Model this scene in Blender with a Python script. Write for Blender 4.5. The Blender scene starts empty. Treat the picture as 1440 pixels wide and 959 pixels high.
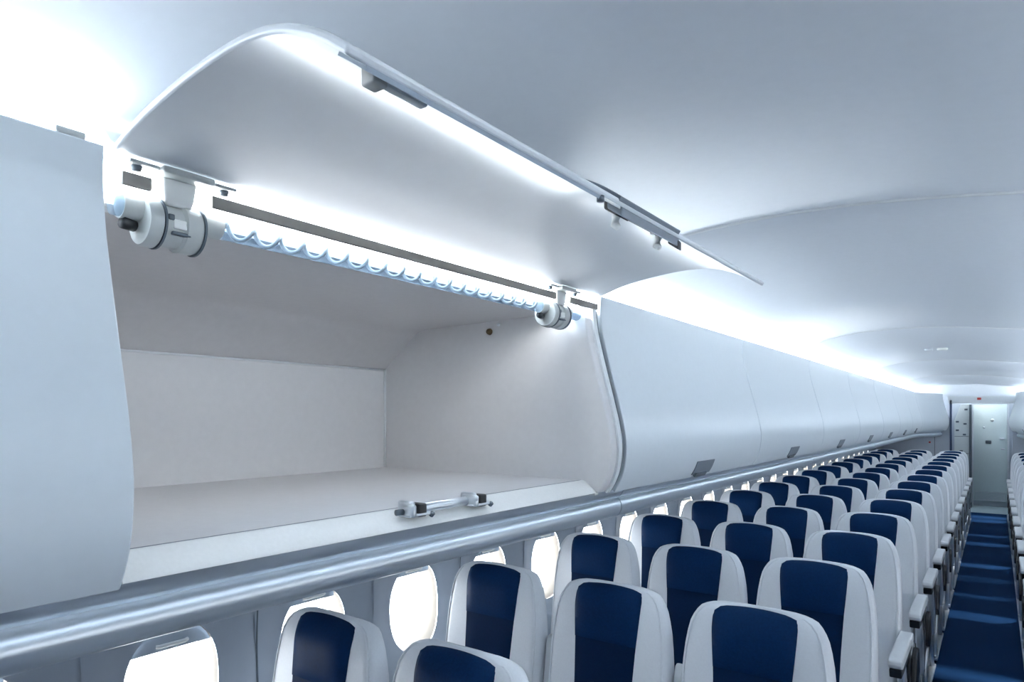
import bpy, bmesh, math, random
from mathutils import Vector, Matrix
random.seed(7)
scene = bpy.context.scene
COL = scene.collection
H = 1.70                     # eye height above the cabin floor; profiles below are given relative to it
XC = -0.347                  # middle of the cabin
def mir(x): return 2 * XC - x

# ------------------------------------------------------------------ materials
def mat(name, col, rough=0.5, metal=0.0, noise=0.03, bump=0.0, scale=40.0, emis=None, estr=0.0, spec=0.5, coat=0.0):
    m = bpy.data.materials.new(name); m.use_nodes = True
    nt = m.node_tree; b = nt.nodes['Principled BSDF']
    b.inputs['Metallic'].default_value = metal
    b.inputs['Roughness'].default_value = rough
    b.inputs['Specular IOR Level'].default_value = spec
    b.inputs['Coat Weight'].default_value = coat
    tc = nt.nodes.new('ShaderNodeTexCoord'); n = nt.nodes.new('ShaderNodeTexNoise')
    n.inputs['Scale'].default_value = scale; n.inputs['Detail'].default_value = 3
    nt.links.new(tc.outputs['Object'], n.inputs['Vector'])
    r = nt.nodes.new('ShaderNodeValToRGB')
    lo = tuple(max(0, c * (1 - noise)) for c in col) + (1,); hi = tuple(min(1, c * (1 + noise)) for c in col) + (1,)
    r.color_ramp.elements[0].position = .3; r.color_ramp.elements[1].position = .7
    r.color_ramp.elements[0].color = lo; r.color_ramp.elements[1].color = hi
    nt.links.new(n.outputs['Fac'], r.inputs['Fac']); nt.links.new(r.outputs['Color'], b.inputs['Base Color'])
    if bump:
        bp = nt.nodes.new('ShaderNodeBump'); bp.inputs['Strength'].default_value = bump; bp.inputs['Distance'].default_value = .002
        nt.links.new(n.outputs['Fac'], bp.inputs['Height']); nt.links.new(bp.outputs['Normal'], b.inputs['Normal'])
    if emis:
        b.inputs['Emission Color'].default_value = emis + (1,); b.inputs['Emission Strength'].default_value = estr
    return m

def glassy(name, tint, clear, rough=0.1):
    m = bpy.data.materials.new(name); m.use_nodes = True
    nt = m.node_tree; nt.nodes.clear()
    o = nt.nodes.new('ShaderNodeOutputMaterial'); mx = nt.nodes.new('ShaderNodeMixShader')
    tr = nt.nodes.new('ShaderNodeBsdfTransparent'); tr.inputs['Color'].default_value = tint + (1,)
    pb = nt.nodes.new('ShaderNodeBsdfPrincipled'); pb.inputs['Base Color'].default_value = tint + (1,)
    pb.inputs['Roughness'].default_value = rough
    mx.inputs['Fac'].default_value = 1 - clear
    nt.links.new(tr.outputs[0], mx.inputs[1]); nt.links.new(pb.outputs[0], mx.inputs[2]); nt.links.new(mx.outputs[0], o.inputs['Surface'])
    return m

M = {
 'ceiling': mat('ceiling paint', (.785, .825, .88), .38, noise=.01, spec=.4),
 'bin':     mat('bin door paint', (.70, .76, .81), .34, noise=.01, spec=.5),
 'binside': mat('bin frame white', (.80, .83, .85), .4, noise=.01),
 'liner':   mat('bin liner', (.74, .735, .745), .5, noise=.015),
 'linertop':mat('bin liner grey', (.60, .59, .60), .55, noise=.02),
 'doorin':  mat('door inner skin', (.70, .73, .77), .30, noise=.01),
 'sill':    mat('sill plastic', (.86, .87, .86), .45, noise=.02, scale=120, bump=.05),
 'wall':    mat('side wall panel', (.42, .48, .56), .42, noise=.01),  # darkened base colour carries the shade below the lockers and rail
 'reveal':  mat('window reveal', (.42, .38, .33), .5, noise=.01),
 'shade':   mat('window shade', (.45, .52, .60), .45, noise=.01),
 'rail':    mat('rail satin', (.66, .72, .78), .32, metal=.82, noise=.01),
 'silver':  mat('satin metal', (.74, .78, .82), .28, metal=.7, noise=.03),
 'seatwhite': mat('pale leather', (.78, .82, .87), .40, noise=.02, bump=.15, scale=160),
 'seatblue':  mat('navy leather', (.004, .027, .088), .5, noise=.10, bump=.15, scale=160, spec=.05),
 'seatblue_shaded': mat('navy leather shaded', (.0025, .017, .056), .55, noise=.10, bump=.2, scale=220, spec=.05),  # darker copy of the navy; shade on the lower seat put into the colour
 'armwhite':  mat('armrest plastic', (.72, .75, .78), .35, noise=.02),
 'black':   mat('black plastic', (.012, .013, .016), .4),
 'dark':    mat('dark grey plastic', (.10, .13, .16), .4),
 'handle':  mat('latch grey', (.17, .20, .24), .42),
 'carpet':  mat('navy carpet', (.0055, .035, .105), .95, noise=.25, bump=.6, scale=350, spec=.1),
 'vinyl':   mat('galley floor vinyl', (.35, .46, .50), .35, noise=.04),
 'strip':   mat('floor edge strip', (.50, .56, .62), .4, metal=.3),
 'beige':   mat('taupe seal', (.36, .34, .31), .7, noise=.04),
 'cream':   mat('cream plastic', (.62, .60, .56), .5),
 'edge':    mat('door edge seal', (.36, .42, .49), .5),
 'hinge':   mat('hinge plastic', (.50, .53, .53), .35, noise=.02),
 'hingew':  mat('hinge white', (.84, .86, .85), .4, noise=.02),
 'galley':  mat('galley white', (.72, .77, .77), .4, noise=.02),
 'lav':     mat('lavatory door', (.62, .72, .73), .35, noise=.02),
 'greyw':   mat('bulkhead grey', (.50, .55, .62), .5, noise=.02),
 'navyw':   mat('bulkhead navy', (.05, .08, .16), .5),
 'brass':   mat('brown bumper', (.16, .11, .05), .45),
 'red':     mat('red sign', (.6, .05, .04), .5),
 'light':   mat('cove lamp', (.9, .95, 1.0), .5, emis=(.90, .96, 1.0), estr=20.0),
 'soft':    mat('galley fill lamp', (.9, .95, 1.0), .5, emis=(.92, .97, 1.0), estr=4.5),
 'led':     mat('led strip', (.9, .95, 1.0), .5, emis=(1.0, .98, .96), estr=22.0),
 'tube':    glassy('clear tube', (.48, .55, .62), .74, .15),
 'coil':    mat('spring steel', (.16, .20, .24), .4, metal=.3),
 'pane':    glassy('window pane', (.97, .98, 1.0), .90, .05),
}

# ------------------------------------------------------------------ mesh helpers
def link(name, verts, faces, m, parent=None, smooth=True, bevel=0, seg=2, auto=None):
    me = bpy.data.meshes.new(name); me.from_pydata([tuple(v) for v in verts], [], faces); me.update()
    return fin(name, me, m, parent, smooth, bevel, seg, auto)
def fin(name, me, m, parent=None, smooth=True, bevel=0, seg=2, auto=None):
    bm = bmesh.new(); bm.from_mesh(me); bmesh.ops.recalc_face_normals(bm, faces=bm.faces)
    if auto is not None:
        for e in bm.edges:
            if len(e.link_faces) == 2 and e.calc_face_angle(0) > math.radians(auto): e.smooth = False
    bm.to_mesh(me); bm.free()
    me.materials.append(m)
    for p in me.polygons: p.use_smooth = smooth
    o = bpy.data.objects.new(name, me); COL.objects.link(o)
    if parent: o.parent = parent
    if bevel:
        b = o.modifiers.new('bevel', 'BEVEL'); b.width = bevel; b.segments = seg; b.limit_method = 'ANGLE'; b.angle_limit = math.radians(40)
    return o
class MB:
    def __init__(s): s.v = []; s.f = []
    def add(s, v, f):
        n = len(s.v); s.v += [Vector(p) for p in v]; s.f += [tuple(i + n for i in q) for q in f]; return s
    def box(s, a, b):
        x0, y0, z0 = a; x1, y1, z1 = b
        return s.add([(x0,y0,z0),(x1,y0,z0),(x1,y1,z0),(x0,y1,z0),(x0,y0,z1),(x1,y0,z1),(x1,y1,z1),(x0,y1,z1)],
                     [(0,3,2,1),(4,5,6,7),(0,1,5,4),(1,2,6,5),(2,3,7,6),(3,0,4,7)])
    def tube(s, pts, r, n=12, caps=True):
        pts = [Vector(p) for p in pts]; V = []; F = []
        up = Vector((.13, .21, .97)).normalized()
        for i, p in enumerate(pts):
            t = (pts[min(i+1, len(pts)-1)] - pts[max(i-1, 0)]).normalized()
            a = t.cross(up)
            if a.length < .05: a = t.cross(Vector((1, 0, 0)))
            a.normalize(); b = t.cross(a).normalized()
            rr = r[i] if isinstance(r, (list, tuple)) else r
            V += [p + (a * math.cos(2*math.pi*k/n) + b * math.sin(2*math.pi*k/n)) * rr for k in range(n)]
        for i in range(len(pts) - 1):
            for k in range(n):
                F.append((i*n+k, i*n+(k+1) % n, (i+1)*n+(k+1) % n, (i+1)*n+k))
        if caps: F.append(tuple(range(n))[::-1]); F.append(tuple((len(pts)-1)*n+k for k in range(n)))
        return s.add(V, F)
    def ext(s, prof, y0, y1, closed=True, caps=True):        # profile (x,z) pulled along Y
        n = len(prof); V = [(x, y0, z) for x, z in prof] + [(x, y1, z) for x, z in prof]
        F = [(i, (i+1) % n, n+(i+1) % n, n+i) for i in range(n if closed else n-1)]
        if closed and caps: F += [tuple(range(n))[::-1], tuple(range(n, 2*n))]
        return s.add(V, F)
    def extx(s, prof, x0, x1):                               # profile (y,z) pulled along X
        n = len(prof); V = [(x0, y, z) for y, z in prof] + [(x1, y, z) for y, z in prof]
        F = [(i, (i+1) % n, n+(i+1) % n, n+i) for i in range(n)] + [tuple(range(n))[::-1], tuple(range(n, 2*n))]
        return s.add(V, F)
    def rings(s, R, cap0=True, cap1=True):
        n = len(R[0]); V = [p for r in R for p in r]; F = []
        for i in range(len(R) - 1):
            for k in range(n): F.append((i*n+k, i*n+(k+1) % n, (i+1)*n+(k+1) % n, (i+1)*n+k))
        if cap0: F.append(tuple(range(n))[::-1])
        if cap1: F.append(tuple((len(R)-1)*n+k for k in range(n)))
        return s.add(V, F)
    def build(s, name, m, parent=None, **k): return link(name, s.v, s.f, m, parent, **k)

def empty(name, loc, label, cat, group=None, rz=0):
    o = bpy.data.objects.new(name, None); COL.objects.link(o); o.location = loc; o.rotation_euler = (0, 0, rz)
    o.empty_display_size = .1
    return tag(o, label, cat, group)
def tag(o, label, cat, group=None, kind=None):
    if label: o['label'] = label
    if cat: o['category'] = cat
    if group: o['group'] = group
    if kind: o['kind'] = kind
    return o
def copy_tree(o, parent=None):
    c = o.copy(); COL.objects.link(c)
    if parent: c.parent = parent
    for ch in o.children: copy_tree(ch, c)
    return c
def spline(pts, sub=6):                                     # Catmull-Rom through (x,z)
    P = [pts[0]] + list(pts) + [pts[-1]]; out = []
    for i in range(1, len(P) - 2):
        p0, p1, p2, p3 = P[i-1], P[i], P[i+1], P[i+2]
        for k in range(sub):
            t = k / sub
            out.append(tuple(.5*((2*b) + (-a+c)*t + (2*a-5*b+4*c-d)*t*t + (-a+3*b-3*c+d)*t**3) for a, b, c, d in zip(p0, p1, p2, p3)))
    return out + [tuple(pts[-1])]
def offset(pl, d):                                          # polyline moved sideways (to its left for d>0)
    out = []
    for i, p in enumerate(pl):
        a = pl[max(i-1, 0)]; b = pl[min(i+1, len(pl)-1)]
        tx, tz = b[0]-a[0], b[1]-a[1]; L = math.hypot(tx, tz) or 1
        out.append((p[0] - tz/L*d, p[1] + tx/L*d))
    return out
def up(pl): return [(x, z + H) for x, z in pl]
def flip(pl): return [(mir(x), z) for x, z in pl]
def interp(tab, z):
    if z <= tab[0][0]: return tab[0][1]
    for (a, b), (c, d) in zip(tab, tab[1:]):
        if z <= c: return b + (d-b) * (z-a) / (c-a)
    return tab[-1][1]

Y_FRONT, Y_BACK, Y_BULK = -2.72, 15.45, 14.70
STEP = 1.58; BIN0 = 2.018                                   # aft end of the open locker
# ------------------------------------------------------------------ shell
S = lambda o, label, cat: tag(o, label, cat, None, 'structure')
fl = MB().box((-1.80, Y_FRONT, -.04), (1.11, 14.32, 0)).build('floor', M['carpet'], smooth=False)
S(fl, 'navy blue carpet floor running down the aisle', 'floor')
fv = MB().box((-1.80, 14.32, -.04), (1.11, Y_BACK+.1, 0)).build('floor_galley', M['vinyl'], smooth=False)
S(fv, 'pale grey-green vinyl floor before the rear door', 'floor')
cp = spline([(-2.2, .44), (-1.5, .452), (-1.3, .462), (-1.19, .482), (-1.087, .508), (-.95, .553), (-.77, .585), (-.55, .594), (-.35, .590), (-.15, .574),
             (.056, .549), (.2, .532), (.37, .50), (.49, .478), (.62, .46), (.82, .452), (1.506, .44)], 5)
cm = MB()
seams = [Y_FRONT] + [2.05 + 3.12*k for k in range(-1, 5)] + [Y_BACK+.05]
for a, b in zip(seams, seams[1:]):
    # every ceiling panel: gentle crown plus a rounded lip rolled up into the joint
    n = len(cp); rows = []
    for y, dz in ((a, .016), (a+.004, .006), (a+.012, .0), (b-.016, .0), (b-.006, .004), (b, .016)):
        rows.append([(x, y, z + H + dz) for x, z in cp])
    V = [p for r in rows for p in r]
    F = [(i*n+k, i*n+k+1, (i+1)*n+k+1, (i+1)*n+k) for i in range(len(rows)-1) for k in range(n-1)]
    cm.add(V, F)
ce = cm.build('ceiling', M['ceiling'])
S(ce, 'smooth pale arched cabin ceiling panels with cross joints', 'ceiling')

bd = MB()
for y in seams[1:-1]:
    V = [(x, y+dy, z+H+dz) for dy, dz in ((-.006, .004), (-.003, -.003), (.003, -.003), (.006, .004)) for x, z in cp]
    n = len(cp); bd.add(V, [(i*n+k, i*n+k+1, (i+1)*n+k+1, (i+1)*n+k) for i in range(3) for k in range(n-1)])
S(bd.build('trim_12', M['binside']), 'fine white joint beads across the ceiling panels', 'trim')
WP = 0.49; WY0 = 0.965; NW = 28                               # window spacing, first window, count
wall_prof = spline([(-1.765, 0), (-1.82, .30), (-1.855, .62), (-1.885, .92), (-1.880, 1.12), (-1.86, 1.27)], 8)
def wallx(z): 
    return interp([(z_, x_) for x_, z_ in wall_prof], z)
WZ = 0.925; WA, WB = .125, .165                               # window centre height, half width, half height
def egg(t, a, b):
    c_, s_ = math.cos(t), math.sin(t)
    return (a * math.copysign(abs(c_)**.82, c_), b * math.copysign(abs(s_)**.90, s_))
def build_wall(name, label, sgn, ystart, yend, windows):
    fx = (lambda x: x) if sgn < 0 else mir
    mb = MB()
    lo = [p for p in wall_prof if p[1] < .64] + [(wallx(.66), .66)]
    hi = [(wallx(1.19), 1.19)] + [p for p in wall_prof if p[1] > 1.20] + [(-1.9, 1.30), (-2.2, 1.34), (-2.2, H + .46)]
    for prof in (lo, hi):
        mb.ext([(fx(x), z) for x, z in prof], ystart, yend, closed=False)
    ys = sorted(windows); N = 48
    segs = []; y = ystart
    for w in ys:
        if w - WP/2 > y + 1e-4: segs.append((y, w - WP/2))
        y = w + WP/2
    if y < yend: segs.append((y, yend))
    mid = [(wallx(z), z) for z in (.66, .75, .84, .93, 1.02, 1.11, 1.19)]
    for a, b in segs: mb.ext([(fx(x), z) for x, z in mid], a, b, closed=False)
    for w in ys:
        R = []
        for q in range(7):
            f = q / 6; ring = []
            for k in range(N):
                t = 2*math.pi*(k+.5)/N
                ey, ez = egg(t, WA+.012, WB+.012)
                m_ = max(abs(math.cos(t))/(WP/2), abs(math.sin(t))/.265)
                by, bz = math.cos(t)/m_, math.sin(t)/m_
                yy = ey + (by-ey)*f; zz = ez + (bz-ez)*f
                dent = .026 * (1 - f)**2 * (3 - 2*(1-f)) if f < 1 else 0
                ring.append((fx(wallx(WZ+zz) - dent), w+yy, WZ+zz))
            R.append(ring)
        mb.rings(R, False, False)
        # corner fill between the outer ring and the rectangular cell is closed by the exact corners
        for sy in (-1, 1):
            for sz, zc in ((-1, .66), (1, 1.19)):
                pts = [p for p in R[-1] if (p[1]-w)*sy > 0 and (p[2]-WZ)*sz > 0]
                pts.sort(key=lambda p: abs(p[1]-w))
                mb.add(pts + [(fx(wallx(zc)), w+sy*WP/2, zc)], [(i, i+1, len(pts)) for i in range(len(pts)-1)])
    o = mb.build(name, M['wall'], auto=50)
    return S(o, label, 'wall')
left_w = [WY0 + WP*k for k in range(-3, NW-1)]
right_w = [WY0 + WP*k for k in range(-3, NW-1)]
build_wall('wall_left', 'side wall shaded blue-grey with windows behind the left seats', -1, Y_FRONT, Y_BACK, left_w)
build_wall('wall_right', 'side wall shaded blue-grey behind the seats right of the aisle', 1, Y_FRONT, Y_BACK, right_w)

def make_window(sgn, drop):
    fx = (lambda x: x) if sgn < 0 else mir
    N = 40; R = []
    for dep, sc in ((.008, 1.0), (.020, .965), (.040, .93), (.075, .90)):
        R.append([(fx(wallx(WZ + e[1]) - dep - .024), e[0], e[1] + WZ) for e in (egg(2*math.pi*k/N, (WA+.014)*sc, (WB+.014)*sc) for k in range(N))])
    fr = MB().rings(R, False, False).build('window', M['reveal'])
    pane = MB().add(R[-1], [tuple(range(N))]).build('pane', M['pane'], fr, smooth=False)
    # sliding shade: rounded top piece that ends in a straight lower edge, with a finger grip
    rim = R[1]; zc = WZ + WB - drop
    sh = []
    for dx in (.010, .016):
        pts = []
        for k in range(N//2 + 1):
            e = egg(math.pi*k/(N//2), (WA+.014)*.985, (WB+.014)*.985); z = e[1] + WZ
            if z > zc: pts.append((fx(wallx(z) - dx - .026), e[0], z))
        yb = max(abs(p[1]) for p in pts) if pts else .05
        pts = [(fx(wallx(zc)-dx-.026), yb, zc)] + pts + [(fx(wallx(zc)-dx-.026), -yb, zc)]
        sh.append(pts)
    shd = MB().rings(sh).build('shade', M['shade'], fr, auto=40)
    g = MB().tube([(fx(wallx(zc+.02)-.034), -.045, zc+.017), (fx(wallx(zc+.02)-.028), -.035, zc+.017), (fx(wallx(zc+.02)-.028), .035, zc+.017), (fx(wallx(zc+.02)-.034), .045, zc+.017)], .006, 8)
    g.build('shade_grip', M['hingew'], shd)
    return fr
wn = 0
protoL = {d: None for d in (.05, .075)}
for sgn, ys in ((-1, left_w), (1, right_w)):
    pr = {}
    for i, y in enumerate(ys):
        drop = .060 if (sgn < 0 and i == 3) else .032
        if drop not in pr: o = pr[drop] = make_window(sgn, drop)
        else: o = copy_tree(pr[drop])
        o.location = (0, y, 0); wn += 1; o.name = 'window_%d' % wn
        side = 'left' if sgn < 0 else 'right'
        n = i - 2
        if n < 1: lab = 'oval cabin window on the %s wall, %s forward of the first seat row' % (side, ['third', 'second', 'first'][i])
        else: lab = 'bright oval cabin window on the %s wall, number %d counting from the front seats' % (side, n)
        if sgn < 0 and i == 3: lab = 'bright oval window with lowered shade edge at the bottom left below the rail'
        tag(o, lab, 'window', 'cabin windows along the %s wall' % side, 'structure')

# fronts and bulkheads
def wallbox(name, a, b, m, label, cat='wall'):
    return S(MB().box(a, b).build(name, M[m], smooth=False), label, cat)
wallbox('wall_front', (-2.2, Y_FRONT-.05, 0), (1.5, Y_FRONT, H+.75), 'greyw', 'plain grey bulkhead at the forward end of the cabin')
wallbox('wall_back', (-2.2, Y_BACK, 0), (1.5, Y_BACK+.05, H+.75), 'greyw', 'grey rear wall around the pale lavatory door')
wallbox('wall_bulkhead_left', (-1.90, Y_BULK, 0), (-.660, Y_BULK+.06, H-.02), 'greyw', 'grey partition behind the last left seat row')
wallbox('wall_bulkhead_right', (.235, Y_BULK, 0), (1.20, Y_BULK+.06, H-.02), 'greyw', 'blue-grey partition behind the last seats right of the aisle')
wallbox('trim_1', (-.692, Y_BULK-.01, 0), (-.658, Y_BULK+.08, H+.30), 'navyw', 'dark navy edge post of the left rear partition', 'trim')
wallbox('trim_2', (-.72, 14.69, H+.24), (.42, 14.76, H+.37), 'binside', 'bright white header panel above the rear lavatory door', 'trim')
wallbox('trim_9', (-2.1, 14.73, H+.37), (1.4, 14.75, H+.585), 'ceiling', 'pale upper ceiling closing panel above the white rear header', 'trim')
tj = MB().box((-.93, Y_BULK-.004, .4), (-.922, Y_BULK, H-.02)).build('trim_3', M['dark'], smooth=False)
S(tj, 'thin dark joint on the left rear partition', 'trim')
# lavatory door
dr = empty('door_1', (-.085, 15.44, 0), 'pale green lavatory door closing the far end of the aisle', 'door'); dr['kind'] = 'structure'
MB().box((-.262, -.05, .10), (.255, -.01, H+.235)).build('leaf', M['lav'], dr, bevel=.006)
fb = MB(); fb.box((-.29, -.06, 0), (-.262, 0, H+.26)); fb.box((.255, -.06, 0), (.285, 0, H+.26)); fb.box((-.29, -.06, H+.237), (.285, 0, H+.262))
fb.build('frame', M['silver'], dr, smooth=False)
gb = MB(); gb.box((-.24, -.058, .11), (.235, -.045, .13)); gb.box((-.24, -.058, .26), (.235, -.045, .275))
for k in range(7): gb.box((-.23, -.056, .14+k*.017), (.225, -.047, .148+k*.017))
gb.build('vent_grille', M['silver'], dr, smooth=False)
MB().box((-.075, -.062, 1.19), (.015, -.049, 1.245)).build('placard', M['dark'], dr, bevel=.004)
MB().tube([(.03, -.049, 1.63), (.03, -.06, 1.63)], .030, 20).build('coat_hook_plate', M['galley'], dr)
MB().tube([(-.10, -.049, 1.49), (-.10, -.06, 1.49)], .016, 16).build('peephole', M['silver'], dr)
hb = MB(); hb.box((.14, -.066, 1.265), (.21, -.049, 1.30)); hb.box((.16, -.085, 1.275), (.20, -.064, 1.29)); hb.build('latch_handle', M['silver'], dr, bevel=.003)
MB().box((.16, -.062, 1.075), (.22, -.049, 1.105)).build('lock_plate', M['silver'], dr, bevel=.003)
# galley face left of the door
gl = empty('galley_cabinet', (-.5, 15.03, 0), 'narrow white galley cabinet with black latches beside the rear lavatory door', 'cabinet')
MB().ext([(-.135, .0), (.095, 0), (.095, H+.22), (-.035, H+.22), (-.135, H-.08)], 0, .4).build('body', M['galley'], gl, smooth=False)
for zz, xx in ((1.05, -.03), (1.36, .02), (1.56, .03), (1.44, -.09), (1.60, -.09), (1.83, .045)):
    MB().box((xx-.022, -.014, zz-.016), (xx+.028, .001, zz+.016)).build('latch', M['dark'], gl, bevel=.003)
for zz in (.7, 1.00, 1.32): MB().box((-.130, -.004, zz), (.09, .001, zz+.008)).build('door_gap', M['dark'], gl, smooth=False)
MB().box((.097, -.02, 0), (.133, .35, H+.22)).build('side_post', M['dark'], gl, smooth=False)
gp = empty('galley_fill_lamp', (-.2, 15.08, H+.563), 'unseen white ceiling lamp added behind the header to brighten the rear lavatory door', 'lamp')  # unseen fill lamp, added to brighten the dim rear door
MB().box((-.35, -.22, -.006), (.35, .22, .0)).build('diffuser', M['soft'], gp, smooth=False)
MB().box((-.37, -.24, .0), (.37, .24, .012)).build('housing', M['binside'], gp, smooth=False)
# small signs
sg = MB().box((-.275, 14.675, H+.30), (-.215, 14.692, H+.34)).build('exit_sign', M['red'], smooth=False, bevel=.003); tag(sg, 'tiny red sign on white header above the rear door', 'sign')
sg2 = MB().box((-1.02, Y_BULK-.014, H-.50), (-.99, Y_BULK+.005, H-.47)).build('call_light', M['red'], smooth=False, bevel=.003); tag(sg2, 'tiny red light on the left rear partition above the seats', 'light')
cf = empty('ceiling_sensor', (-.373, 6.79, H+.583), 'small white fixture on the ceiling far down the aisle', 'sensor')
MB().tube([(0, 0, .004), (0, 0, -.012)], .04, 20).build('base', M['hingew'], cf)
MB().box((-.13, -.02, -.012), (-.07, .02, .006)).build('lens', M['silver'], cf, bevel=.004)

# floor strips along the aisle
for nm, x0, x1, lb in (('trim_4', -.405, -.365, 'light grey floor strip along the left aisle edge'), ('trim_5', .152, .190, 'light grey floor strip along the right aisle edge')):
    S(MB().box((x0, -1.5, 0), (x1, 14.2, .012)).build(nm, M['strip'], smooth=False, bevel=.003), lb, 'trim')

# ------------------------------------------------------------------ rail under the lockers
def railprof():
    p = [(-1.30, -.255), (-1.115, -.255), (-1.099, -.2615), (-1.102, -.270), (-1.107, -.280), (-1.1125, -.2885), (-1.118, -.2945)]
    cx, cz, r = -1.150, -.331, .041
    for k in range(31):
        a = math.radians(52 - k*4.93); p.append((cx + r*math.cos(a), cz + r*math.sin(a)))
    p += [(-1.22, -.372), (-1.30, -.372), (-1.86, -.395), (-1.88, -.375), (-1.86, -.255)]
    return up(p)
cuts = [Y_FRONT+.01] + [2.20 + STEP*2*k for k in range(-1, 4)] + [Y_BULK-.002]
for sgn, nm, lb in ((-1, 'trim_6', 'satin silver rounded rail under the left overhead lockers'), (1, 'trim_7', 'satin silver rounded rail under the right overhead lockers')):
    mb = MB()
    for a, b in zip(cuts, cuts[1:]):
        pf = railprof() if sgn < 0 else flip(railprof())
        if b < 13: mb.ext(pf, a+.003, b-.003); continue
        ys = [a+.003] + [13.08 + 1.61*i/14 for i in range(15)]; amt = .30 if sgn < 0 else -.12
        R = []
        for y in ys:
            t = min(1, max(0, (y-13.08)/1.6)); dx = amt*t*t*(3-2*t)
            R.append([(x + (dx if abs(x-XC) < .99 else 0), y, z) for x, z in pf])
        mb.rings(R)
    S(mb.build(nm, M['rail'], auto=35), lb, 'trim')
# wall panel joints
jb = MB()
for k in range(-2, 14):
    y = 1.215 + WP*2*k
    pf = [p for p in wall_prof if p[1] > .5]
    inn = [(x+.0015, z) for x, z in pf]
    jb.ext(inn + [(x-.004, z) for x, z in pf][::-1], y-.003, y+.003)
S(jb.build('trim_8', M['dark'], smooth=False), 'fine dark joints between the left wall panels', 'trim')

# ------------------------------------------------------------------ overhead lockers
closed = spline([(-1.096, .413), (-1.098, .36), (-1.090, .29), (-1.076, .23), (-1.055, .15), (-1.033, .07), (-1.012, -.01), (-1.0, -.08), (-1.0, -.13), (-1.008, -.18), (-1.024, -.222), (-1.046, -.258)], 5)
def skin(pl, th):                                           # outer profile -> closed thick profile (thickness towards the inside)
    return pl + offset(pl, th)[::-1]
# going down the profile the inside (towards -x) lies on the right hand side
def th_profile(pl, th): return pl + offset(pl, -th)[::-1]
def handle_prof(pl, z0, z1, out=.004, dep=.010):
    q = [p for p in pl if z0 <= p[1] <= z1]
    return offset(q, out) + offset(q, -dep)[::-1]
def closed_bin(sgn, length):
    F = (lambda p: p) if sgn < 0 else flip
    r = bpy.data.objects.new('overhead_locker', None); COL.objects.link(r); r.empty_display_size = .1
    body = [(-1.135, .345), (-1.135, -.10), (-1.10, -.245), (-2.05, -.245), (-2.10, -.20), (-2.10, .20), (-1.88, .345)]
    MB().ext(F(up(body)), .004, length-.004).build('body', M['binside'], r, smooth=False)
    d = MB().ext(F(up(th_profile(closed, .02))), .0035, length-.0035).build('door', M['bin'], r, auto=40, bevel=.003)
    c = length/2
    hp = F(up(handle_prof(closed, -.252, -.182, .0035)))
    h = MB().ext(hp, c-.105, c+.105).build('handle', M['handle'], d, auto=40, bevel=.002)
    hp2 = F(up(handle_prof(closed, -.256, -.236, .010)))
    MB().ext(hp2, c-.075, c+.05).build('handle_lip', M['dark'], h, auto=40)
    return r
ordn = ['first', 'second', 'third', 'fourth', 'fifth', 'sixth', 'seventh', 'eighth', 'ninth', 'tenth', 'eleventh', 'twelfth', 'thirteenth', 'fourteenth', 'fifteenth', 'sixteenth']
for sgn, side in ((-1, 'left'), (1, 'right')):
    proto = None
    starts = [BIN0 + STEP*k for k in range(0, 7)]
    fwd = [.456 - STEP, .456 - 2*STEP + .001] if sgn < 0 else [BIN0 - STEP*k for k in (1, 2, 3)]
    for y in starts + fwd:
        if proto is None: proto = o = closed_bin(sgn, STEP - .003)
        else: o = copy_tree(proto)
        o.location = (0, y, 0)
        if sgn < 0:
            if y > 2: lab = 'closed pale overhead locker, %s beyond the open locker' % ordn[starts.index(y)]
            elif y > -1.3: lab = 'closed blue-white overhead locker nearest the camera at the left picture edge'
            else: lab = 'closed overhead locker forward of the nearest left one'
        else:
            if y in starts: lab = 'closed pale overhead locker right of the aisle, %s from the rear wall' % ordn[6-starts.index(y)]
            else: lab = 'closed pale overhead locker right of the aisle, %s forward of the open locker end' % ordn[fwd.index(y)]
        tag(o, lab, 'locker', 'closed overhead lockers on the %s side' % side)

# rounded fairings that carry the locker line inwards to the rear bulkhead
YF0 = BIN0 + 7*STEP
def ease(y, a): 
    t = min(1, max(0, (y-YF0)/(14.68-YF0))); return a*t*t*(3-2*t)
for sgn, side, amt, nm in ((-1, 'left', .30, 'trim_10'), (1, 'right', .12, 'trim_11')):
    R = []
    full = closed + [(-1.30, -.250), (-1.30, .345), (-1.12, .350)]
    for i in range(17):
        y = YF0 + .003 + (14.680-YF0-.003)*i/16; dx = ease(y, amt)
        R.append([((x+dx) if sgn < 0 else mir(x+dx), y, z+H) for x, z in full])
    S(MB().rings(R).build(nm, M['bin'], auto=50), 'smooth white fairing curving inwards after the last %s overhead locker' % side, 'trim')
# --- the open locker
YL, YR = .461, 2.010
ob = empty('overhead_locker_open', (0, 0, 0), 'open empty overhead locker with its curved door swung up to the ceiling', 'locker')
ob.name = 'open_overhead_locker'
YI0, YI1 = .478, 1.932
MB().ext(up([(-2.07, -.226), (-2.07, .195), (-2.085, .195), (-2.085, -.226)]), YI0, YI1).build('back_panel', M['liner'], ob, smooth=False)
fp = up([(-2.085, -.2135), (-1.115, -.2135), (-1.115, -.226), (-2.085, -.226)])
MB().ext(fp, YI0, YI1).build('floor_panel', M['liner'], ob, smooth=False)
tp = [(-2.085, .187), (-2.07, .195), (-1.90, .322), (-1.885, .333), (-1.865, .340), (-1.84, .345), (-1.205, .354)]
MB().ext(up(tp + offset(tp, .012)[::-1]), YI0, YI1).build('top_panel', M['linertop'], ob, auto=50)
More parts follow.
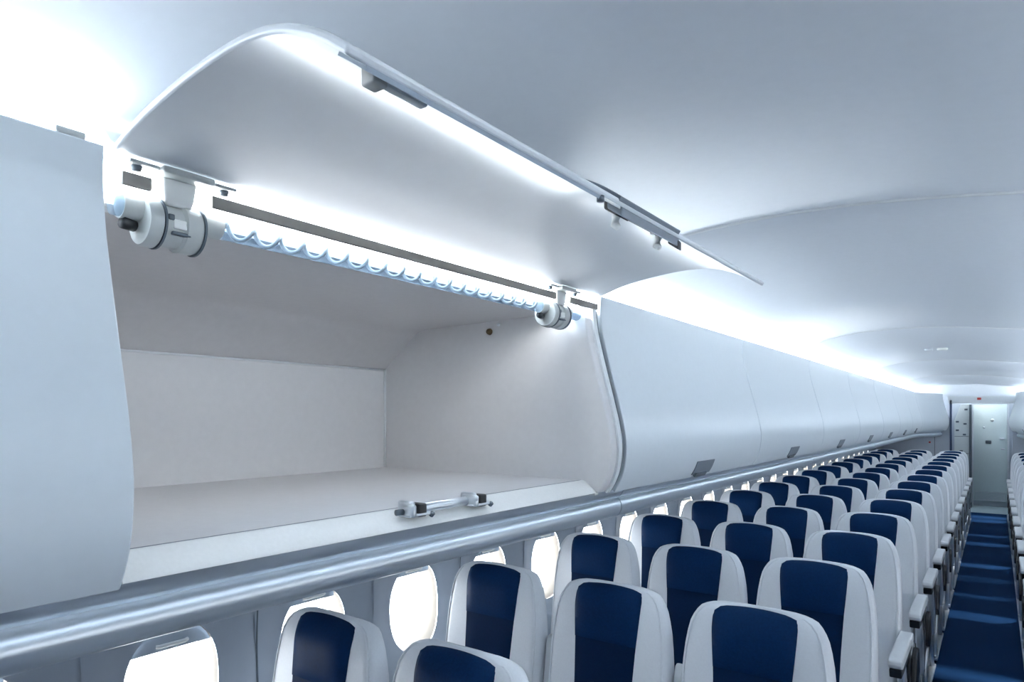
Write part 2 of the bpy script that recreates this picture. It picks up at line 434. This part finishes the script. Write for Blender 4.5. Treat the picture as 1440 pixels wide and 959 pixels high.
# end panels
inn = offset(closed, -.012)
inn = [p for p in inn if p[1] < .345]
endp = [(-1.165, .36)] + inn + [(-1.115, -.245), (-2.10, -.235), (-2.10, .20), (-1.88, .36)]
e1 = MB().ext(up(endp), YI1, 1.9965).build('end_panel', M['liner'], ob, auto=35, bevel=.004)
endl = [(max(-5, x-.075) if x > -1.3 else x, z) for x, z in endp]
e0 = MB().ext(up(endl), .462, .478).build('end_panel', M['liner'], ob, auto=35)
sl = offset(closed, -.008); sl = [p for p in sl if p[1] < .36]
MB().ext(up(sl + offset(sl, -.025)[::-1]), 1.9985, 2.010).build('seal', M['dark'], ob, auto=40)
fl_ = offset(closed, -.004); fl_ = [p for p in fl_ if p[1] < .38]
MB().ext(up(fl_ + offset(fl_, -.014)[::-1]), 1.972, 1.9955).build('end_flange', M['binside'], ob, auto=40)
# white corner beads inside
cb = MB(); cb.tube([(-2.066, YI1-.004, H-.21), (-2.066, YI1-.004, H+.193)], .005, 8); cb.tube([(-2.066, YI0, H+.194), (-2.066, YI1, H+.194)], .004, 8)
cb.build('corner_bead', M['binside'], ob)
bp = MB().tube([(-1.512, YI1+.002, H+.313), (-1.512, YI1-.010, H+.313)], [.013, .010], 16).build('bumper', M['brass'], ob)
MB().tube([(-1.47, YI1+.002, H+.335), (-1.47, YI1-.006, H+.335)], .006, 12).build('bumper', M['silver'], ob)
# sill
sp = up([(-1.118, -.2125), (-1.108, -.2105), (-1.100, -.2125), (-1.058, -.246), (-1.056, -.251), (-1.064, -.2535), (-1.118, -.2535)])
MB().box((-1.1225, .48, H-.2138), (-1.1165, 1.915, H-.2118)).build('sill_groove_shade', M['handle'], ob, smooth=False)  # dark strip stands in for the shadow where floor meets sill
R = []
for y, k in ((.458, 1), (1.912, 1), (1.920, .95), (1.926, .84), (1.929, .6)):
    cx, cz = -1.118, H-.2535
    R.append([(cx+(x-cx)*k, y, cz+(z-cz)*k) for x, z in sp])
MB().rings(R).build('sill', M['sill'], ob, auto=40)
MB().box((-1.112, 1.93, H-.262), (-1.070, 1.955, H-.254)).build('sill_clip', M['hingew'], ob, bevel=.002)
# striker on the sill
st = MB().tube([(-1.076, 1.105, H-.212), (-1.076, 1.325, H-.212)], .0115, 16).build('striker_bar', M['silver'], ob)
for y in (1.098, 1.318):
    b = MB(); b.box((-1.106, y-.030, H-.2195), (-1.060, y-.014, H-.192)); b.box((-1.092, y-.044, H-.226), (-1.040, y-.030, H-.196))
    b.build('striker_bracket', M['silver'], ob, bevel=.006)
    b2 = MB(); b2.box((-1.098, y-.014, H-.228), (-1.050, y+.012, H-.198)); b2.build('striker_clip', M['black'], ob, bevel=.004)
    b3 = MB(); b3.box((-1.10, y-.045, H-.2255), (-1.048, y+.036, H-.2195)); b3.build('striker_plate', M['silver'], ob, bevel=.002)
    b4 = MB(); b4.tube([(-1.052, y+.026, H-.228), (-1.046, y+.026, H-.222)], .006, 10); b4.tube([(-1.075, y-.062, H-.214), (-1.072, y-.044, H-.214)], .007, 10); b4.build('screw', M['dark'], ob)
# taupe seal bar, spring tube with coil
for a_, b_ in ((.475, .520), (.622, 1.735), (1.822, 2.0)): MB().box((-1.106, a_, H+.3625), (-1.096, b_, H+.3835)).build('seal_bar', M['beige'], ob, smooth=False, bevel=.002)
TX, TZ = -1.140, H+.3417
MB().box((-1.154, .48, H+.362), (-1.144, 1.93, H+.374)).build('led_strip', M['led'], ob, smooth=False)
MB().tube([(TX, .478, TZ), (TX, 1.93, TZ)], .0193, 20).build('spring_tube', M['tube'], ob)
co = [(TX + .0135*math.cos(a), .66 + a/(2*math.pi)*.056, TZ + .0135*math.sin(a)) for a in [k*math.pi/8 for k in range(int(1.09/.056*16))]]
MB().tube(co, .0042, 8).build('spring_coil', M['hingew'], ob)

def hinge(yc):
    h = bpy.data.objects.new('hinge', None); COL.objects.link(h); h.parent = ob; h.location = (TX+.004, yc, TZ-.020)
    w = .047
    prof = [(-w, .024), (-w, .038), (-w+.006, .041), (-w+.020, .041), (-w+.024, .036), (.010, .036), (.014, .041), (w-.010, .041), (w-.004, .038), (w, .024)]
    R = [[(r*math.cos(a), y, r*math.sin(a)) for a in [2*math.pi*k/28 for k in range(28)]] for y, r in prof]
    MB().rings(R).build('drum', M['hinge'], h, auto=40)
    for y in (-w+.024, w-.003):
        rb = MB().rings([[(r*math.cos(a), y+dy, r*math.sin(a)) for a in [2*math.pi*k/28 for k in range(28)]] for dy, r in ((-.002, .040), (-.0018, .0424), (.0018, .0424), (.002, .040))], True, True)
        rb.build('drum_ring', M['dark'], h, auto=40)
    for a_, b_ in ((-w-.030, -w), (w, w+.045)): MB().tube([(-.004, a_, .020), (-.004, b_, .020)], .0215, 18).build('sleeve', M['hinge'], h, auto=40)
    ct = MB(); ct.box((.026, -.010, -.010), (.0375, .032, .006)); ct.build('slot', M['hingew'], h, bevel=.002)
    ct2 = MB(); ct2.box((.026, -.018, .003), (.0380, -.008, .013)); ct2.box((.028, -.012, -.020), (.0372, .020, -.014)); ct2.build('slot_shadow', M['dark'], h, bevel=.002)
    nk = MB(); nk.rings([[(.016+a*s_, .004+b*s_, z) for a, b in ((-.014,-.026),(.014,-.026),(.014,.026),(-.014,.026))] for z, s_ in ((.030, .85), (.045, 1.0), (.074, 1.12))]); nk.build('neck', M['hingew'], h, bevel=.004)
    pl = MB(); pl.box((.008, -.036, .072), (.058, .052, .084)); pl.build('plate', M['hinge'], h, bevel=.004)
    for y0, y1 in ((-.082, -.036), (.052, .098)):
        tb = MB(); tb.box((.016, y0, .077), (.046, y1, .083)); tb.build('tab', M['hinge'], h, bevel=.002)
        ym = y0+.016 if y0 < 0 else y1-.016
        MB().tube([(.030, ym, .079), (.030, ym, .068)], [.009, .007], 12).build('screw', M['dark'], h)
    kb = MB(); kb.tube([(-.01, -w-.005, -.008), (-.004, -w-.026, -.008)], .010, 12); kb.build('knob', M['black'], h)
    return h
hinge(.566); hinge(1.777)

# door swung up
opened = spline([(-1.094, .420), (-1.05, .434), (-.99, .449), (-.89, .464), (-.79, .471), (-.715, .467), (-.655, .452), (-.595, .424), (-.548, .392)], 6)
opened = [(-1.180, .474), (-1.160, .470), (-1.135, .452), (-1.112, .430)] + opened  # unseen root fin added to stop cove light passing above the door
od = MB().ext(up(opened + offset(opened, -.012)[::-1]), YL, YR).build('door', M['doorin'], ob, auto=40, bevel=.004, seg=3)
rim = [p for p in opened if p[0] > -.60]
MB().ext(up(offset(rim, -.0105) + offset(rim, -.0165)[::-1]), YL+.03, 1.02).build('edge_seal', M['edge'], od, auto=40)
# outside latch paddle near the free edge
hq = [p for p in opened if p[0] > -.625]
MB().ext(up(offset(hq, .006) + offset(hq, -.004)[::-1]), 1.08, 1.36).build('handle', M['handle'], od, auto=40, bevel=.002)
# latch mechanism on the inner face
def at(s_, drop):                                           # point on inner face, s_ metres in from the free edge
    p = opened[-1]; acc = 0
    for a, b in zip(opened[::-1], opened[-2::-1]):
        L = math.hypot(a[0]-b[0], a[1]-b[1])
        if acc + L >= s_:
            t = (s_-acc)/L; return (a[0]+(b[0]-a[0])*t, a[1]+(b[1]-a[1])*t + H - .014 - drop)
        acc += L
    return (p[0], p[1]+H-.014-drop)
def slab(y0, y1, s0, s1, d0, d1):
    a = at(s0, d0); b = at(s1, d0); c_ = at(s1, d1); d = at(s0, d1)
    return [a, b, c_, d], y0, y1
def lslab(name, m, *a, **k):
    pf, y0, y1 = slab(*a); return MB().ext(pf, y0, y1).build(name, M[m], k.get('parent', od), smooth=False, bevel=k.get('bevel', .003))
lslab('latch_plate', 'hingew', 1.030, 1.095, .006, .060, -.002, .004)
q = at(.033, .004); MB().tube([(q[0], 1.062, q[1]+.002), (q[0], 1.062, q[1]-.004)], .007, 12).build('screw', M['dark'], od)
q = at(.012, .004); MB().tube([(q[0], 1.026, q[1]+.004), (q[0], 1.026, q[1]-.006)], .007, 10).build('screw', M['dark'], od)
lb = lslab('latch_box', 'handle', 1.095, 1.365, .002, .042, -.002, .016)
lslab('latch_slot', 'black', 1.165, 1.300, .028, .046, .004, .0185, parent=lb)
lslab('latch_block', 'black', 1.098, 1.150, .020, .052, .0, .020, parent=lb)
lslab('latch_cap', 'black', 1.352, 1.372, .0, .030, .002, .022, parent=lb)
for y in (1.128, 1.318):
    q = at(.040, .010); hk = MB()
    hk.tube([(q[0]+.006, y, q[1]), (q[0], y+.001, q[1]-.014), (q[0]-.002, y, q[1]-.028), (q[0]+.006, y, q[1]-.036)], [.010, .009, .009, .006], 10)
    hk.box((q[0]-.012, y-.012, q[1]-.006), (q[0]+.012, y+.012, q[1]+.006)); hk.build('latch_hook', M['hingew'], lb, bevel=.002)
q = at(.035, 0)
b = MB(); b.box((q[0]-.013, .512, q[1]-.020), (q[0]+.010, .534, q[1]+.004)); b.build('stay_block', M['cream'], od, bevel=.003)
b = MB(); b.box((q[0]-.008, .534, q[1]-.014), (q[0]+.006, .605, q[1]-.002)); b.build('stay_bar', M['hingew'], od, bevel=.003)
# clip on the top of the nearest locker
cl = MB().box((-1.118, .385, H+.413), (-1.098, .425, H+.424)).build('locker_clip', M['hinge'], smooth=False, bevel=.003); tag(cl, 'small grey clip on top edge of the nearest closed locker', 'clip')

# ------------------------------------------------------------------ cove lamps on top of the lockers
for sgn, side in ((-1, 'left'), (1, 'right')):
    pf = [(-1.215, .366), (-1.190, .366), (-1.190, .436), (-1.215, .436)]
    pf = up(pf) if sgn < 0 else flip(up(pf))
    t = empty('cove_lamp', (0, 0, 0), 'long glowing white cove lamp strip hidden above the %s overhead lockers' % side, 'lamp')
    MB().ext(pf, Y_FRONT+.05, Y_BACK-.1).build('diffuser', M['light'], t, smooth=False)
    pb = [(-1.24, .352), (-1.185, .352), (-1.185, .370), (-1.24, .370)]; pb = up(pb) if sgn < 0 else flip(up(pb))
    MB().ext(pb, Y_FRONT+.05, Y_BACK-.1).build('base_rail', M['binside'], t, smooth=False)
    ps = [(-1.184, .352), (-1.178, .352), (-1.178, .406), (-1.184, .406)]; ps = up(ps) if sgn < 0 else flip(up(ps))
    for a_, b_ in (((Y_FRONT+.05, .455), (2.015, Y_BACK-.1)) if sgn < 0 else ((Y_FRONT+.05, Y_BACK-.1),)):
        MB().ext(ps, a_, b_).build('added_shield', M['binside'], t, smooth=False)  # unseen lip added to keep direct lamp glow off the ceiling centre

# ------------------------------------------------------------------ seats
BW = [(.40, .205), (.50, .218), (.70, .223), (.90, .221), (.98, .215), (1.03, .207), (1.065, .199), (1.09, .187), (1.108, .171), (1.118, .152), (1.126, .124), (1.131, .085)]
BT = [(.40, .085), (.55, .115), (.80, .105), (1.0, .085), (1.07, .074), (1.105, .062), (1.118, .048), (1.126, .034), (1.131, .018)]
def yf(z): return -(1.12 - z)*.13 + (.0 if z < 1.04 else (z-1.04)**2*2.6)
def rrect(w, t, z, y0, rf=.034, n=6):
    r = min(rf, w*.95, t*.48); P = []
    for cx, cy, a0 in ((w-r, y0+t-r, 0), (-w+r, y0+t-r, 90), (-w+r, y0+r, 180), (w-r, y0+r, 270)):
        for k in range(n+1):
            a = math.radians(a0 + 90*k/n); P.append((cx+r*math.cos(a), cy+r*math.sin(a), z))
    return P
BLUE = [(.46, .098), (.60, .100), (.80, .106), (.94, .113), (1.0, .118), (1.06, .122), (1.125, .124)]
def pad(z0, z1, nz, swell, base):
    nx = 12; V = []; F = []
    for j in range(nz+1):
        z = z0 + (z1-z0)*j/nz; w = interp(BLUE, z)
        for i in range(nx+1):
            u = -1 + 2*i/nx; v = -1 + 2*j/nz
            e = (1-abs(u)**6)*(1-abs(v)**6)
            if z0 > .9: e *= .45 + .55*math.cos((v-.35)*1.15)**2
            # slight arch of the upper edge
            V.append((w*u, yf(z) - base - swell*e, z - (.0105*u*u*max(0, (z-1.0)/.125))))
    n = nx+1
    for j in range(nz):
        for i in range(nx): F.append((j*n+i, j*n+i+1, (j+1)*n+i+1, (j+1)*n+i))
    border = [i for i in range(n)] + [j*n+nx for j in range(1, nz+1)] + [nz*n+i for i in range(nx-1, -1, -1)] + [j*n for j in range(nz-1, 0, -1)]
    k0 = len(V)
    for b_ in border:
        x, y, z = V[b_]; V.append((x, y+base+.014, z))
    L = len(border)
    for q in range(L): F.append((border[q], border[(q+1) % L], k0+(q+1) % L, k0+q))
    return MB().add(V, F)
def make_seat(kind):                                        # kind: window / middle / aisle / aisle_right / window_right
    r = bpy.data.objects.new('passenger_seat', None); COL.objects.link(r); r.empty_display_size = .1
    zs = [.40, .45, .52, .60, .70, .80, .88, .94, .99, 1.03, 1.06, 1.08, 1.096, 1.108, 1.115, 1.121, 1.127, 1.131]
    R = [rrect(interp(BW, z), interp(BT, z), z, yf(z)) for z in zs]
    R.append(rrect(.055, .010, 1.1322, yf(1.1322)+.008))
    bk = MB().rings(R).build('backrest', M['seatwhite'], r)
    # piping along the front outline
    pts = []
    for sx in (-1, 1):
        side = [(sx*(interp(BW, z)-.014), yf(z)+.004, z) for z in [.5, .6, .7, .8, .9, .98, 1.03, 1.065, 1.09, 1.107, 1.118]]
        pts += side if sx < 0 else side[::-1]
    MB().tube(pts, .0035, 6).build('piping', M['seatwhite'], bk)
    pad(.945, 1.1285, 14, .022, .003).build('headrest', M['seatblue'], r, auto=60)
    pad(.47, .950, 16, .006, .0005).build('back_panel', M['seatblue_shaded'], r, auto=60)
    # cushion
    R = []
    for y, w, h, zt in ((-.075, .205, .10, .455), (-.10, .218, .13, .470), (-.30, .222, .14, .468), (-.50, .222, .14, .478), (-.565, .218, .125, .476), (-.590, .208, .085, .462)):
        q = []
        for x, yy, _ in rrect(w, h, 0, 0, .035): q.append((x, y, zt - h + yy))
        R.append(q)
    MB().rings(R).build('seat_cushion', M['seatwhite'], r, auto=70)
    V = []; F = []; prof = [(-.09, .474), (-.20, .476), (-.35, .475), (-.50, .483), (-.565, .480), (-.594, .462), (-.597, .42)]
    R = []
    for y, z in prof: R.append([(x, y, z+.002) for x in (-.105, -.05, 0, .05, .105)] + [(x, y+.01, z-.02) for x in (.105, 0, -.105)])
    MB().rings(R).build('seat_panel', M['seatblue_shaded'], r, auto=60)
    pn = MB(); pn.box((-.20, -.56, .295), (.20, -.06, .332)); pn.build('seat_pan', M['black'], r, bevel=.01)
    sx = {'aisle': 1, 'aisle_right': -1}.get(kind, 0)
    if sx:
        xa = .247*sx
        def bx(mb, x0, x1, y0, y1, z0, z1): mb.box((min(xa+x0*sx, xa+x1*sx), y0, z0), (max(xa+x0*sx, xa+x1*sx), y1, z1)); return mb
        # armrest: long cap with rounded nose, dark underside
        p = [(-.49, .688), (-.485, .703), (-.46, .712), (-.20, .715), (-.06, .712), (-.035, .70), (-.035, .672), (-.47, .668), (-.487, .675)]
        a = MB().extx(p, xa-.026, xa+.028).build('armrest', M['armwhite'], r, smooth=False, bevel=.007, seg=3)
        p2 = [(-.482, .6665), (-.06, .668), (-.06, .640), (-.38, .625), (-.47, .63)]
        MB().extx(p2, xa-.022, xa+.022).build('armrest_underside', M['black'], a, smooth=False, bevel=.004)
        p3 = [(-.36, .64), (-.28, .64), (-.16, .42), (-.16, .33), (-.26, .33), (-.28, .42)]
        MB().extx(p3, xa-.008, xa+.020).build('arm_support', M['silver'], r, smooth=False, bevel=.006)
        p4 = [(-.10, .62), (-.05, .66), (-.035, .40), (-.10, .30), (-.14, .31)]
        MB().extx(p4, xa-.012, xa+.016).build('recline_housing', M['black'], r, smooth=False, bevel=.005)
        p5 = [(-.44, .47), (-.34, .50), (-.30, .36), (-.42, .30), (-.50, .36)]
        MB().extx(p5, xa-.018, xa+.010).build('side_shroud', M['black'], r, smooth=False, bevel=.008)
        lx = xa - .012*sx
        lf = MB(); lf.tube([(lx, -.40, .33), (lx, -.47, .16), (lx, -.50, .016)], [.017, .015, .015], 10); lf.build('leg', M['silver'], r)
        lr = MB(); lr.tube([(lx, -.20, .33), (lx, -.08, .16), (lx, .10, .016)], [.017, .015, .015], 10); lr.build('leg', M['silver'], r)
        br = MB(); br.tube([(lx, -.485, .09), (lx, -.22, .30)], .010, 8); br.build('brace', M['black'], r)
        ft = MB(); bx(ft, -.032, .006, -.53, .13, .0125, .034); ft.build('foot_rail', M['silver'], r, smooth=False, bevel=.004)
        bg = MB(); bx(bg, -.06, -.025, -.45, .0, .20, .33); bg.build('bag_bar', M['black'], r, smooth=False, bevel=.008)
    else:
        for xx in ((-.12, .12) if kind == 'window' or kind == 'window_right' else (0,)):
            lf = MB(); lf.tube([(xx, -.40, .31), (xx, -.50, .0)], .015, 10); lf.build('leg', M['silver'], r)
            lr = MB(); lr.tube([(xx, -.20, .31), (xx, .08, .0)], .015, 10); lr.build('leg', M['silver'], r)
        arms = {'window': 1, 'middle': 1, 'window_right': -1}[kind]
        xx = (.2425 if kind != 'window_right' else .236)*arms
        p = [(-.075, .60), (-.03, .60), (.005, .86), (.002, .895), (-.012, .905), (-.028, .898), (-.038, .87)]
        MB().extx([(y+.055, z) for y, z in p], xx-.0165, xx+.0165).build('raised_armrest', M['armwhite'], r, smooth=False, bevel=.006, seg=3)
    return r
ROW0, PITCH = 1.212, .79
cols = [('window', -1.550, 'left'), ('middle', -1.0605, 'left'), ('aisle', -.5785, 'left'), ('aisle_right', .405, 'right'), ('window_right', .885, 'right')]
for kind, x, blk in cols:
    proto = None
    for k in range(16):
        if blk == 'right' and k < 4: continue
        if proto is None: o = proto = make_seat(kind)
        else: o = copy_tree(proto)
        o.location = (x, ROW0 + PITCH*k, 0)
        kn = kind.split('_')[0]
        if blk == 'left':
            if k == 0 and kn == 'aisle': lab = 'pale grey and navy left aisle seat just below the bottom picture edge'
            else: lab = 'pale grey and navy leather %s seat left of the aisle, %s row from the camera' % (kn, ordn[k])
        else: lab = 'grey and navy %s seat right of the aisle, %s row before rear wall' % (kn, ordn[15-k])
        tag(o, lab, 'seat', 'passenger %s seats in the %s block' % (kn, blk))

# ------------------------------------------------------------------ daylight, camera
sd = bpy.data.lights.new('sun', 'SUN'); sd.energy = 18.0; sd.angle = math.radians(14); sd.color = (1, .99, .97)
so = bpy.data.objects.new('sun', sd); COL.objects.link(so); so.location = (6, 4, 6)
so.rotation_euler = Vector((-math.cos(math.radians(34)), 0, -math.sin(math.radians(34)))).to_track_quat('-Z', 'Y').to_euler()

w = bpy.data.worlds.new('daylight'); scene.world = w; w.use_nodes = True
bg = w.node_tree.nodes['Background']; bg.inputs['Color'].default_value = (.93, .97, 1.0, 1); bg.inputs['Strength'].default_value = 6.5
cam = bpy.data.cameras.new('camera'); co_ = bpy.data.objects.new('camera', cam); COL.objects.link(co_)
FPX, U0, V0 = 932.0, 1400.5, 585.5
cam.sensor_fit = 'HORIZONTAL'; cam.sensor_width = 36; cam.lens = 36*FPX/1440
cam.shift_y = (V0 - 479.5)/1440
cam.clip_start = .02; cam.clip_end = 100
co_.location = (0, 0, H); co_.rotation_euler = (math.pi/2, 0, math.atan((U0-720)/FPX))
scene.camera = co_
vs = scene.view_settings
vs.view_transform = 'Standard'; vs.look = 'None'; vs.exposure = 0.50; vs.gamma = 1; vs.use_curve_mapping = False
